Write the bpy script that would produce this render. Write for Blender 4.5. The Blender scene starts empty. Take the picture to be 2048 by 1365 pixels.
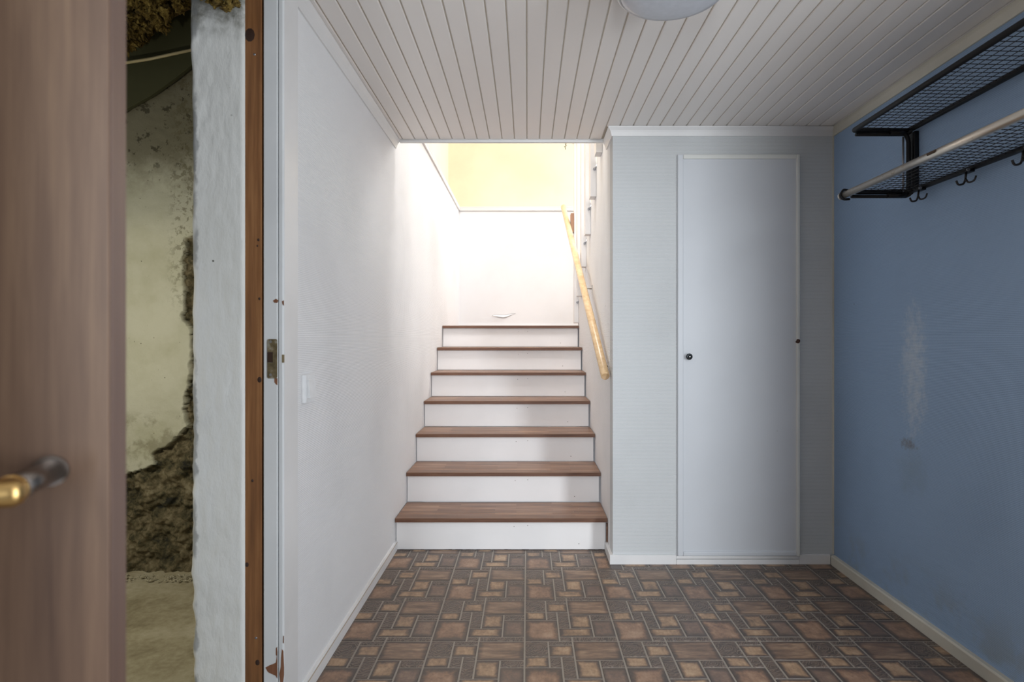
import bpy, bmesh, math, random
from mathutils import Vector, Matrix, noise as mnoise
random.seed(7)
S = bpy.context.scene
C = S.collection
PI = math.pi

# ------------------------------------------------------------------ camera, world, lights, exposure
F = 1208.0; W = 2048.0; H = 1365.0
VPX = 1055.0; VPY = 677.0; CAMZ = 1.1
cd = bpy.data.cameras.new('camera'); cam = bpy.data.objects.new('camera', cd); C.objects.link(cam)
cam.location = (0, 0, CAMZ); cam.rotation_euler = (PI / 2, 0, 0)
cd.sensor_width = 36.0; cd.lens = 36.0 * F / W; cd.clip_start = 0.02
cd.shift_x = (W / 2 - VPX) / W; cd.shift_y = (VPY - H / 2) / W
cd.dof.use_dof = True; cd.dof.focus_distance = 2.9; cd.dof.aperture_fstop = 5.0
S.camera = cam

wd = bpy.data.worlds.new('world'); S.world = wd; wd.use_nodes = True
bg = wd.node_tree.nodes['Background']
bg.inputs[0].default_value = (0.84, 0.91, 1.0, 1); bg.inputs[1].default_value = 0.34


def area(name, loc, target, sx, sy, watt, col):
    l = bpy.data.lights.new(name, 'AREA'); l.shape = 'RECTANGLE'; l.size = sx; l.size_y = sy
    l.energy = watt; l.color = col
    o = bpy.data.objects.new(name, l); C.objects.link(o); o.location = loc
    o.rotation_euler = (Vector(target) - Vector(loc)).to_track_quat('-Z', 'Y').to_euler()
    return o


area('side_doorway_daylight', (2.05, -1.8, 1.5), (0.2, 2.0, 0.9), 1.6, 2.0, 205, (0.90, 0.95, 1.0))
area('front_daylight_fill', (-0.20, -2.4, 1.45), (0.2, 3.0, 1.0), 0.30, 1.8, 85, (0.88, 0.94, 1.0))  # unseen fill added behind the camera to soften the stair shadow
area('side_doorway_skylight', (1.62, 0.05, 1.1), (-.7, -.12, 1.1), .8, 1.9, 43, (0.88, 0.94, 1.0))
area('upstairs_window_light', (2.40, 5.45, 3.45), (-0.7, 3.5, 1.5), 1.2, 1.3, 102, (0.98, 0.985, 1.0))
area('upstairs_riser_fill', (-0.10, 3.45, 4.65), (-0.10, 4.9, 1.0), 1.1, 1.0, 39, (0.98, 0.985, 1.0)).data.spread = math.radians(110)  # unseen fill added over the stairs to brighten the risers
area('cellar_bulb', (-1.85, 1.55, 1.35), (-1.75, 2.83, .6), 0.15, 0.15, 9.5, (1.0, 0.95, 0.80))

S.view_settings.view_transform = 'Standard'; S.view_settings.look = 'None'
S.view_settings.gamma = 1.0; S.view_settings.use_curve_mapping = False
S.view_settings.exposure = 0.05


# ------------------------------------------------------------------ node helpers
class NT:
    def __init__(s, name):
        s.m = bpy.data.materials.new(name); s.m.use_nodes = True
        s.t = s.m.node_tree; s.b = s.t.nodes['Principled BSDF']

    def n(s, typ, **kw):
        x = s.t.nodes.new(typ)
        ins = kw.pop('ins', {})
        for k, v in kw.items(): setattr(x, k, v)
        for k, v in ins.items():
            if isinstance(v, bpy.types.NodeSocket): s.t.links.new(v, x.inputs[k])
            else: x.inputs[k].default_value = v
        return x

    def link(s, a, b): s.t.links.new(a, b)

    def obj(s): return s.n('ShaderNodeTexCoord').outputs['Object']
    def gen(s): return s.n('ShaderNodeTexCoord').outputs['Generated']

    def noise(s, vec, scale=5, detail=4, rough=.5, sc=(1, 1, 1)):
        if sc != (1, 1, 1):
            vec = s.n('ShaderNodeVectorMath', operation='MULTIPLY', ins={0: vec, 1: sc}).outputs[0]
        return s.n('ShaderNodeTexNoise', ins={'Vector': vec, 'Scale': scale, 'Detail': detail, 'Roughness': rough}).outputs['Fac']

    def ramp(s, fac, stops):
        r = s.n('ShaderNodeValToRGB', ins={0: fac}); e = r.color_ramp.elements
        while len(e) < len(stops): e.new(0.5)
        for i, (p, c) in enumerate(stops):
            e[i].position = p; e[i].color = (*c, 1) if len(c) == 3 else c
        return r.outputs[0]

    def thr(s, fac, a, b):
        return s.n('ShaderNodeMapRange', interpolation_type='SMOOTHSTEP', ins={0: fac, 1: a, 2: b, 3: 0.0, 4: 1.0}).outputs[0]

    def math(s, op, a, b=0.0, c=0.0):
        return s.n('ShaderNodeMath', operation=op, ins={0: a, 1: b, 2: c}).outputs[0]

    def mix(s, f, a, b, blend='MIX'):
        x = s.n('ShaderNodeMix', data_type='RGBA', blend_type=blend, clamp_factor=True)
        for k, v in ((0, f), (6, a), (7, b)):
            if isinstance(v, bpy.types.NodeSocket): s.t.links.new(v, x.inputs[k])
            else: x.inputs[k].default_value = (*v, 1) if isinstance(v, tuple) and len(v) == 3 else v
        return x.outputs[2]

    def bump(s, h, strength=.3, dist=.001, prev=None):
        ins = {'Height': h, 'Strength': strength, 'Distance': dist}
        if prev is not None: ins['Normal'] = prev
        return s.n('ShaderNodeBump', ins=ins).outputs[0]

    def out(s, col=None, rough=None, nrm=None, metal=None, spec=None):
        for k, v in (('Base Color', col), ('Roughness', rough), ('Normal', nrm), ('Metallic', metal), ('Specular IOR Level', spec)):
            if v is None: continue
            if isinstance(v, bpy.types.NodeSocket): s.t.links.new(v, s.b.inputs[k])
            else: s.b.inputs[k].default_value = (*v, 1) if isinstance(v, tuple) and len(v) == 3 else v
        return s.m


def speckles(t, vec, scale, size, cover):
    """irregular small chips and marks, clustered"""
    v = t.n('ShaderNodeTexVoronoi', feature='F1', ins={'Vector': vec, 'Scale': scale, 'Randomness': 1.0})
    wob = t.noise(vec, scale * 3, 3)
    d = t.math('ADD', v.outputs['Distance'], t.math('MULTIPLY', wob, size * 1.2))
    dot = t.thr(d, size * 1.45, size * 1.1)
    cl = t.thr(t.noise(vec, scale * .12, 3), cover, cover + .06)
    rnd = t.thr(t.n('ShaderNodeSeparateColor', ins={0: v.outputs['Color']}).outputs[0], .55, .6)
    return t.math('MULTIPLY', t.math('MULTIPLY', dot, cl), rnd)


def plain(name, col, rough=.5, metal=0.0, bump=0.0, bscale=60, spec=.5):
    t = NT(name); v = t.obj()
    nz = t.noise(v, bscale, 4)
    c = t.mix(nz, tuple(x * .88 for x in col), tuple(min(1, x * 1.08) for x in col))
    nrm = t.bump(nz, bump, .002) if bump else None
    return t.out(c, rough, nrm, metal, spec)


def paint(name, col, rough=.45, speck=.56, chip=(.10, .07, .05), bump=.15, sp_scale=22, dirt=.12):
    t = NT(name); v = t.obj()
    big = t.noise(v, 2.3, 5)
    c = t.mix(t.thr(big, .35, .75), col, tuple(x * (1 - dirt) for x in col))
    sp = speckles(t, v, sp_scale, .09, speck)
    c = t.mix(sp, c, chip)
    nz = t.noise(v, 45, 5)
    return t.out(c, rough, t.bump(nz, bump, .0015))


def wallpaper(name, col, axis_rib=.0056, rib=.55, rough=.7, stains=None, speck=.58, spcol=(.12, .1, .08), dirt=.08):
    t = NT(name); v = t.obj()
    z = t.n('ShaderNodeSeparateXYZ', ins={0: v})
    s_ = t.math('SINE', t.math('MULTIPLY', z.outputs[2], 2 * PI / axis_rib))
    fib = t.noise(v, 260, 3, .6, (1, 1, 1))
    hgt = t.math('ADD', t.math('MULTIPLY', s_, .5), t.math('MULTIPLY', fib, 1.2))
    nrm = t.bump(hgt, rib, .0012)
    big = t.noise(v, 1.7, 5)
    c = t.mix(t.thr(big, .4, .75), col, tuple(x * (1 - dirt) for x in col))
    sp = speckles(t, v, 16, .085, speck)
    c = t.mix(sp, c, spcol)
    if stains: c = stains(t, v, z, c)
    return t.out(c, rough, nrm)


def wood(name, dark, mid, light, axis='Y', scale=1.0, rough=.5, knots=False, bump=.15):
    t = NT(name); v = t.obj()
    sc = {'X': (.06, 1, 1), 'Y': (1, .06, 1), 'Z': (1, 1, .05)}[axis]
    g = t.noise(v, 60 * scale, 6, .6, sc)
    g2 = t.noise(v, 9 * scale, 4, .5, sc)
    f = t.math('ADD', t.math('MULTIPLY', g, .55), t.math('MULTIPLY', g2, .5))
    c = t.ramp(f, [(.36, dark), (.52, mid), (.68, light)])
    return t.out(c, rough, t.bump(g, bump, .001))


# ------------------------------------------------------------------ mesh helpers
def tagp(o, **k):
    for a, b in k.items(): o[a] = b
    return o


def link(name, me, m, parent=None, smooth=False, loc=None):
    o = bpy.data.objects.new(name, me); C.objects.link(o)
    if m is not None and not me.materials: me.materials.append(m)
    if parent: o.parent = parent
    if loc: o.location = loc
    if smooth:
        for p in me.polygons: p.use_smooth = True
    return o


def bmobj(name, bm, m, parent=None, smooth=False, bevel=0, loc=None, seg=2):
    me = bpy.data.meshes.new(name)
    bmesh.ops.recalc_face_normals(bm, faces=bm.faces[:])
    bm.to_mesh(me); bm.free()
    o = link(name, me, m, parent, smooth, loc)
    if bevel:
        b = o.modifiers.new('bevel', 'BEVEL'); b.width = bevel; b.segments = seg; b.limit_method = 'ANGLE'
    return o


def add_box(bm, x0, x1, y0, y1, z0, z1):
    vs = [bm.verts.new(p) for p in ((x0, y0, z0), (x1, y0, z0), (x1, y1, z0), (x0, y1, z0), (x0, y0, z1), (x1, y0, z1), (x1, y1, z1), (x0, y1, z1))]
    for f in ((0, 3, 2, 1), (4, 5, 6, 7), (0, 1, 5, 4), (1, 2, 6, 5), (2, 3, 7, 6), (3, 0, 4, 7)):
        bm.faces.new([vs[i] for i in f])


def box(name, x0, x1, y0, y1, z0, z1, m, parent=None, bevel=0, loc=None):
    bm = bmesh.new(); add_box(bm, x0, x1, y0, y1, z0, z1)
    return bmobj(name, bm, m, parent, bevel=bevel, loc=loc)


def add_prism(bm, prof, p0, p1, mk):
    """extrude a closed profile from p0 to p1; mk(u,v,t) gives the point"""
    a = [bm.verts.new(mk(u, v, p0)) for u, v in prof]; b = [bm.verts.new(mk(u, v, p1)) for u, v in prof]
    n = len(prof)
    bm.faces.new(a[::-1]); bm.faces.new(b)
    for i in range(n): bm.faces.new([a[i], a[(i + 1) % n], b[(i + 1) % n], b[i]])


def add_tube(bm, pts, r, seg=12, caps=True):
    pts = [Vector(p) for p in pts]; rings = []
    rr = r if isinstance(r, (list, tuple)) else [r] * len(pts)
    up = None
    for i, p in enumerate(pts):
        d = (pts[min(i + 1, len(pts) - 1)] - pts[max(i - 1, 0)]).normalized()
        if up is None:
            up = d.orthogonal().normalized()
        up = (up - d * up.dot(d)).normalized(); s = d.cross(up)
        rings.append([bm.verts.new(p + (up * math.cos(2 * PI * k / seg) + s * math.sin(2 * PI * k / seg)) * rr[i]) for k in range(seg)])
    for a, b in zip(rings, rings[1:]):
        for k in range(seg): bm.faces.new([a[k], a[(k + 1) % seg], b[(k + 1) % seg], b[k]])
    if caps: bm.faces.new(rings[0][::-1]); bm.faces.new(rings[-1])


def tube(name, pts, r, m, parent=None, seg=12):
    bm = bmesh.new(); add_tube(bm, pts, r, seg)
    o = bmobj(name, bm, m, parent)
    for p in o.data.polygons: p.use_smooth = len(p.vertices) == 4
    return o


def add_lathe(bm, prof, seg=40, mk=None):
    """prof: (radius, height); mk(x,y,h)->point"""
    mk = mk or (lambda x, y, h: (x, y, h)); rings = []
    for r, h in prof:
        if r < 1e-6: rings.append([bm.verts.new(mk(0, 0, h))])
        else: rings.append([bm.verts.new(mk(r * math.cos(2 * PI * k / seg), r * math.sin(2 * PI * k / seg), h)) for k in range(seg)])
    for a, b in zip(rings, rings[1:]):
        for k in range(seg):
            k2 = (k + 1) % seg
            if len(a) == 1 and len(b) == 1: continue
            if len(a) == 1: bm.faces.new([a[0], b[k], b[k2]])
            elif len(b) == 1: bm.faces.new([a[k], a[k2], b[0]])
            else: bm.faces.new([a[k], a[k2], b[k2], b[k]])


def bend(pts, rad=.02, n=5):
    """round the corners of a polyline"""
    pts = [Vector(p) for p in pts]; out = [pts[0]]
    for a, b, c in zip(pts, pts[1:], pts[2:]):
        u = (a - b); w = (c - b); r = min(rad, u.length * .45, w.length * .45)
        u = u.normalized() * r; w = w.normalized() * r
        for k in range(n + 1):
            t = k / n; out.append((b + u) * (1 - t) ** 2 + b * 2 * t * (1 - t) + (b + w) * t * t)
    out.append(pts[-1]); return out


def thing(name, loc, label, cat, group=None, rz=0):
    o = bpy.data.objects.new(name, None); C.objects.link(o); o.location = loc; o.rotation_euler = (0, 0, rz)
    o.empty_display_size = .05
    o['label'] = label; o['category'] = cat
    if group: o['group'] = group
    return o


def struct(o, label=None):
    o['kind'] = 'structure'
    if label: o['label'] = label
    return o


# ------------------------------------------------------------------ main dimensions (metres; x right, y into the room, z up)
XL = -.685          # face of left wall
XS = .415           # face of the stairwell's right wall
XR = 1.49           # face of the blue wall
YC = 2.94           # face of the cupboard wall
YCE = 3.13          # where the ceiling ends over the stairs
ZC = 2.128          # underside of the ceiling boards
YB = 6.03           # back wall of the stairwell
ZU = 2.40           # upstairs floor level
ZTOP = 4.80
RUN = .2887; RISE = .1717; YN = 3.112
YF = .78            # inner face of the front wall

# ------------------------------------------------------------------ materials
def stain_left(t, v, z, c):
    return c


def stain_blue(t, v, z, c):
    y, h = z.outputs[1], z.outputs[2]
    def ell(cy, cz, ry, rz, nsc, amp):
        a = t.math('DIVIDE', t.math('SUBTRACT', y, cy), ry); b = t.math('DIVIDE', t.math('SUBTRACT', h, cz), rz)
        d = t.math('ADD', t.math('MULTIPLY', a, a), t.math('MULTIPLY', b, b))
        d = t.math('ADD', d, t.math('MULTIPLY', t.math('SUBTRACT', t.noise(v, nsc, 5, .65), .5), amp))
        return t.thr(d, 1.0, -.35)
    w = t.math('MULTIPLY', ell(2.33, .98, .095, .31, 38, 2.6), .48)
    c = t.mix(w, c, (.62, .66, .68))
    g = t.math('MULTIPLY', ell(2.34, .58, .12, .12, 14, 2.0), .3)
    c = t.mix(g, c, (.22, .28, .31))
    b = t.math('MULTIPLY', ell(2.36, .685, .06, .03, 60, 3.0), .6)
    c = t.mix(b, c, (.16, .12, .07))
    low = t.math('MULTIPLY', t.thr(h, .30, .02), t.thr(t.noise(v, 7, 5, .6), .45, .65))
    c = t.mix(t.math('MULTIPLY', low, .55), c, (.27, .29, .27))
    return c


M = {}
M['paper_white'] = wallpaper('white_ribbed_wallpaper', (.85, .845, .85), stains=stain_left, speck=.60)
M['paper_cupboard'] = wallpaper('cupboard_wall_wallpaper', (.62, .635, .64), speck=.60)
M['paper_blue'] = wallpaper('blue_ribbed_wallpaper', (.30, .42, .60), stains=stain_blue, speck=.57, spcol=(.05, .05, .06))
M['white_trim'] = paint('white_trim_paint', (.80, .79, .78), .4, .60)
M['cream_trim'] = paint('cream_baseboard_paint', (.70, .66, .56), .45, .52, dirt=.25)
M['riser'] = paint('white_riser_paint', (.92, .90, .89), .45, .48, sp_scale=26, dirt=.06)
M['door_white'] = paint('cupboard_door_paint', (.64, .66, .69), .42, .56, sp_scale=14, dirt=.05)
M['lip_cream'] = paint('door_edging_paint', (.76, .76, .72), .4, .6)
M['yellow'] = paint('yellow_wall_paint', (.88, .745, .55), .8, .8)
M['jamb'] = paint('door_frame_gloss_paint', (.80, .82, .83), .35, .50, chip=(.16, .10, .07), sp_scale=18, bump=.25)
M['ceil_backing'] = plain('ceiling_groove_backing', (.62, .56, .47), .7)
M['dark'] = plain('dark_gap', (.02, .02, .018), .9)
M['plaster_white'] = plain('stairwell_plaster', (.82, .81, .80), .8, bump=.1)
M['upstairs_white'] = plain('upstairs_white_paint', (.85, .84, .82), .8)


def ceil_mat():
    t = NT('ceiling_board_paint'); v = t.obj()
    nz = t.noise(v, 12, 4, .5, (1, .15, 1))
    rnd = t.n('ShaderNodeObjectInfo').outputs['Random']
    f = t.math('ADD', t.math('MULTIPLY', nz, .7), t.math('MULTIPLY', rnd, .3))
    c = t.mix(f, (.82, .775, .735), (.88, .84, .80))
    sp = speckles(t, v, 14, .06, .62)
    c = t.mix(sp, c, (.2, .16, .1))
    return t.out(c, .38, t.bump(t.noise(v, 90, 3, .5, (1, .1, 1)), .06, .001))


M['ceil'] = ceil_mat()


def tread_mat():
    t = NT('brown_strip_wood'); v = t.obj()
    br = t.n('ShaderNodeTexBrick', offset=.37, ins={'Vector': v, 'Color1': (0, 0, 0, 1), 'Color2': (1, 1, 1, 1), 'Mortar': (.4, .4, .4, 1),
             'Scale': 1.0, 'Mortar Size': .0006, 'Brick Width': .31, 'Row Height': .034, 'Bias': 0.0})
    st = t.n('ShaderNodeSeparateColor', ins={0: br.outputs['Color']}).outputs[0]
    g = t.noise(v, 70, 6, .6, (.05, 1, 1))
    wear = t.noise(v, 5, 4, .6, (.5, 1, 1))
    f = t.math('ADD', t.math('ADD', t.math('MULTIPLY', g, .55), t.math('MULTIPLY', st, .16)), t.math('MULTIPLY', wear, .30))
    c = t.ramp(f, [(.30, (.075, .036, .022)), (.50, (.215, .112, .066)), (.70, (.42, .26, .17))])
    c = t.mix(t.math('MULTIPLY', br.outputs['Fac'], .5), c, (.05, .025, .016))
    c = t.mix(t.math('MULTIPLY', speckles(t, v, 30, .1, .52), .8), c, (.55, .48, .42))
    return t.out(c, t.n('ShaderNodeMapRange', ins={0: wear, 3: .28, 4: .5}).outputs[0], t.bump(g, .15, .001))


M['tread'] = tread_mat()
M['tread_edge'] = wood('tread_front_edge', (.07, .03, .017), (.15, .068, .038), (.24, .125, .075), 'X', 1.2, .5)
M['pole'] = wood('pale_varnished_beech', (.62, .40, .20), (.78, .55, .31), (.86, .66, .42), 'Y', 1.0, .28)
M['pole_end'] = wood('pole_end_grain', (.45, .27, .13), (.58, .38, .2), (.66, .45, .27), 'X', 2.0, .6)
M['block'] = wood('brown_wood_block', (.22, .11, .06), (.34, .18, .11), (.42, .25, .16), 'Z', 1.0, .5)
M['stud'] = wood('old_pine_stud', (.11, .042, .014), (.27, .115, .038), (.46, .225, .085), 'Z', .8, .6, bump=.3)
M['steel'] = plain('brushed_steel', (.55, .53, .50), .35, 1.0)
M['dull_steel'] = plain('dull_steel_screw', (.35, .35, .37), .45, 1.0)
M['black'] = plain('black_enamel', (.006, .006, .007), .42, spec=.3)
M['hookmetal'] = plain('dark_bronze_hook', (.05, .045, .045), .35, .8)
M['switch'] = plain('white_switch_plastic', (.82, .83, .84), .3)
M['knob'] = plain('blackened_knob', (.05, .055, .06), .3, .9)


def rod_mat():
    t = NT('worn_chrome_rod'); v = t.obj()
    nz = t.noise(v, 30, 5, .65, (1, .5, 1))
    f = t.thr(nz, .60, .72)
    c = t.mix(f, (.60, .55, .48), (.30, .23, .16))
    return t.out(c, t.n('ShaderNodeMapRange', ins={0: f, 3: .28, 4: .65}).outputs[0], t.bump(nz, .2, .001), .9)


M['rod'] = rod_mat()


def brass(name, a, b, r):
    t = NT(name); v = t.obj(); nz = t.noise(v, 25, 4)
    return t.out(t.mix(nz, a, b), r, None, 1.0)


M['brass'] = brass('aged_brass', (.42, .25, .08), (.62, .42, .18), .33)
M['bronze'] = brass('dark_nickel', (.20, .17, .15), (.34, .30, .27), .32)


def plate_mat():
    t = NT('painted_over_brass_plate'); v = t.obj(); nz = t.noise(v, 60, 4)
    c = t.ramp(nz, [(.35, (.13, .10, .05)), (.55, (.22, .17, .09)), (.72, (.42, .40, .33))])
    return t.out(c, .5, t.bump(nz, .3, .001), .35)


M['plate'] = plate_mat()


def door_mat():
    t = NT('brown_door_veneer'); v = t.obj()
    g = t.noise(v, 26, 5, .55, (1, 1, .035)); g2 = t.noise(v, 120, 4, .6, (1, 1, .06)); b = t.noise(v, 3.2, 3, .5, (1, 1, .5))
    f = t.math('ADD', t.math('ADD', t.math('MULTIPLY', g, .55), t.math('MULTIPLY', g2, .2)), t.math('MULTIPLY', b, .28))
    c = t.ramp(f, [(.36, (.085, .048, .033)), (.50, (.160, .096, .062)), (.66, (.285, .182, .112))])
    return t.out(c, .5, t.bump(g2, .1, .001))


M['door'] = door_mat()


def pillar_mat():
    t = NT('pale_painted_masonry'); v = t.obj()
    big = t.noise(v, 3, 5); fine = t.noise(v, 70, 5, .6, (1, 1, .45)); mid = t.noise(v, 16, 4, .5, (1, 1, .6))
    c = t.mix(t.thr(big, .4, .7), (.86, .87, .84), (.78, .79, .755))
    z = t.n('ShaderNodeSeparateXYZ', ins={0: v})
    mould = t.math('MULTIPLY', t.thr(z.outputs[2], 1.90, 1.99), t.thr(t.noise(v, 14, 5, .6), .34, .60))
    c = t.mix(t.math('MULTIPLY', mould, .85), c, (.10, .095, .06))
    sp = speckles(t, v, 26, .1, .53)
    c = t.mix(sp, c, (.14, .14, .12))
    edge = t.math('MULTIPLY', t.thr(t.math('ADD', z.outputs[0], t.math('MULTIPLY', t.noise(v, 22, 5, .6), .035)), -.884, -.893), t.thr(t.noise(v, 5, 3), .46, .52))
    c = t.mix(t.math('MULTIPLY', edge, .75), c, (.30, .31, .31))
    h = t.math('ADD', fine, t.math('MULTIPLY', mid, 1.2))
    return t.out(c, .6, t.bump(h, .55, .004))


M['pillar'] = pillar_mat()


def cellar_mat():
    t = NT('old_cellar_plaster_and_rubble'); v = t.obj()
    att = t.n('ShaderNodeAttribute', attribute_name='plaster').outputs['Fac']
    z = t.n('ShaderNodeSeparateXYZ', ins={0: v})
    big = t.noise(v, 3.2, 5, .6); mid = t.noise(v, 11, 5, .65); fine = t.noise(v, 60, 5, .65)
    pl = t.mix(t.thr(big, .38, .66), (.52, .51, .40), (.43, .42, .30))
    grey = t.thr(z.outputs[2], 1.55, 1.75)
    pl = t.mix(t.math('MULTIPLY', grey, .5), pl, (.33, .33, .27))
    band = t.math('MULTIPLY', t.thr(t.math('ADD', z.outputs[2], t.math('MULTIPLY', t.math('SUBTRACT', mid, .5), .35)), 1.74, 2.0), .78)
    pl = t.mix(band, pl, (.10, .085, .045))
    crk = t.math('MULTIPLY', t.thr(t.noise(v, 15, 6, .7), .55, .60), t.thr(z.outputs[2], 1.78, 1.98))
    pl = t.mix(t.math('MULTIPLY', crk, .8), pl, (.035, .03, .015))
    xr = t.math('MULTIPLY', t.thr(z.outputs[0], -1.70, -1.60), t.thr(t.noise(v, 40, 6, .7), .50, .58))
    xr = t.math('MULTIPLY', xr, t.thr(z.outputs[2], 1.15, 1.40))
    pl = t.mix(t.math('MULTIPLY', xr, .6), pl, (.10, .085, .04))
    pl = t.mix(t.math('MULTIPLY', speckles(t, v, 34, .12, .48), .8), pl, (.06, .055, .03))
    up = t.thr(z.outputs[2], .78, .70)
    pl = t.mix(t.math('MULTIPLY', up, t.math('MULTIPLY', t.thr(mid, .45, .62), .55)), pl, (.17, .15, .08))
    rb = t.ramp(t.math('ADD', t.math('MULTIPLY', mid, .6), t.math('MULTIPLY', fine, .4)),
                [(.38, (.010, .009, .004)), (.46, (.062, .052, .022)), (.55, (.145, .115, .060)), (.68, (.26, .225, .14))])
    c = t.mix(att, rb, pl)
    return t.out(c, .85, t.bump(t.math('ADD', fine, t.math('MULTIPLY', mid, .6)), .45, .006))


M['cellar'] = cellar_mat()


def concrete_mat():
    t = NT('cellar_concrete_floor'); v = t.obj()
    a = t.noise(v, 3.5, 6, .6); b = t.noise(v, 40, 5, .6)
    c = t.ramp(t.math('ADD', t.math('MULTIPLY', a, .7), t.math('MULTIPLY', b, .3)), [(.35, (.24, .20, .12)), (.5, (.40, .35, .23)), (.66, (.54, .49, .36))])
    return t.out(c, .8, t.bump(b, .4, .004))


M['concrete'] = concrete_mat()
M['olive'] = plain('dark_olive_board', (.055, .055, .022), .85, bump=.3, bscale=25)


def wool_mat():
    t = NT('yellow_mineral_wool'); v = t.obj()
    a = t.noise(v, 18, 6, .7); b = t.noise(v, 90, 4, .7)
    c = t.ramp(t.math('ADD', t.math('MULTIPLY', a, .6), t.math('MULTIPLY', b, .4)), [(.38, (.035, .022, .006)), (.50, (.21, .135, .026)), (.62, (.50, .37, .11))])
    return t.out(c, .95, t.bump(b, .9, .01))


M['wool'] = wool_mat()
M['cable'] = plain('cream_cable', (.50, .42, .24), .5)
M['leaf'] = plain('green_leaf', (.06, .10, .03), .5)
M['bare_wood'] = wood('bare_wood_under_paint', (.14, .05, .025), (.24, .10, .05), (.32, .15, .08), 'Z', 1.0, .6)


# ------------------------------------------------------------------ room shell
def wall(name, *a, label=None, **k): return struct(box(name, *a, **k), label)


# left wall with the ledge at upstairs floor level
wall('wall_left', XL - .12, XL, 1.76, YB + .02, 0, ZU, M['paper_white'], label='white ribbed wallpapered wall along the left of the hall and stairs')
# cupboard wall (front face) and stairwell side wall with sloping top
wall('wall_cupboard', XS, XR, YC, YC + .10, 0, ZC + .10, M['paper_cupboard'], label='grey white wallpapered wall around the tall cupboard door')
bm = bmesh.new()
# side wall polygon in (y, z), thickness in x
side = [(YC + .10, 0), (4.955, 0), (4.955, 1.44), (3.30, 2.345), (3.30, ZU), (YC + .10, ZU)]
add_prism(bm, side, XS, XS + .09, lambda u, v, t: (t, u, v))
struct(bmobj('wall_stair_side', bm, M['paper_white']), 'white wall on the right of the lower stairs')
wall('wall_right', XR, XR + .12, YF, YC + .10, 0, ZC + .10, M['paper_blue'], label='blue ribbed wallpapered wall on the right')
# stairwell back wall, ledge walls
wall('wall_back', XL, 1.62, YB, YB + .12, .5, ZU, M['paper_white'], label='white back wall of the stairwell')
wall('wall_upstairs_back', XL - .13, 2.7, YB + .12, YB + .2, ZU - .02, ZTOP, M['yellow'], label='yellow painted wall upstairs behind the stairwell')
wall('wall_upstairs_left', XL - .2, XL - .12, 1.6, YB + .2, ZU - .02, ZTOP, M['yellow'], label='yellow painted wall upstairs on the left')
wall('wall_upstairs_right', 2.6, 2.7, 1.6, YB + .2, ZU, ZTOP, M['upstairs_white'])
wall('wall_upstairs_front', XL - .13, 2.7, 1.5, 1.6, ZU, ZTOP, M['upstairs_white'])
wall('ceiling_upstairs', XL - .2, 2.7, 1.5, YB + .2, ZTOP, ZTOP + .1, M['upstairs_white'])
wall('wall_stair_right', 1.5, 1.62, YC + .1, YB, 0, ZU, M['upstairs_white'])
wall('floor_upstairs', 1.62, 2.7, YCE, YB + .1, ZU - .1, ZU, M['upstairs_white'])
wall('floor_upstairs_front', XL - .12, 2.7, .5, YCE - .01, ZC + .10, ZU, M['upstairs_white'])
# ledge caps
bm = bmesh.new()
add_box(bm, XL - .12, XL + .012, YCE, YB + .12, ZU, ZU + .012); add_box(bm, XL - .0, XL + .012, YCE, YB - .012, ZU - .028, ZU)
struct(bmobj('trim_1', bm, M['white_trim'], bevel=.002), 'white ledge trim on top of the left stairwell wall')
bm = bmesh.new()
add_box(bm, XL + .0125, 1.49, YB - .012, YB + .12, ZU, ZU + .012); add_box(bm, XL + .0125, 1.49, YB - .012, YB, ZU - .028, ZU)
struct(bmobj('trim_2', bm, M['white_trim'], bevel=.002), 'white ledge trim on top of the back stairwell wall')

# unseen lintel and ceiling by the camera; dark walls added to block light
wall('wall_right_front', XR, XR + .12, -.45, YF - .001, 2.06, ZU, M['paper_blue'])
wall('ceiling_front', XL, XR, -.45, YF - .001, ZC, ZC + .10, M['ceil'])
wall('light_blocker_left', -1.6, -.30, -.57, -.45, 0, ZU, plain('dark_left_blocker', (.10, .07, .05), .6))  # unseen, added to keep the front light off the brown door
wall('light_blocker_right', .27, XR + .12, -.57, -.45, 0, ZU, plain('dark_right_blocker', (.10, .07, .05), .6))  # unseen, added dark to cut light and bounce on the cupboard wall

# floor slab, then the vinyl tile pattern on it
floor = struct(box('floor', XL - .005, XR + .01, -.6, YC + .21, -.06, 0, plain('vinyl_grout', (.33, .285, .235), .42)), 'brown patterned vinyl floor')
U = .339; UX0 = -.010 + .0; UY0 = 2.188


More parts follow.
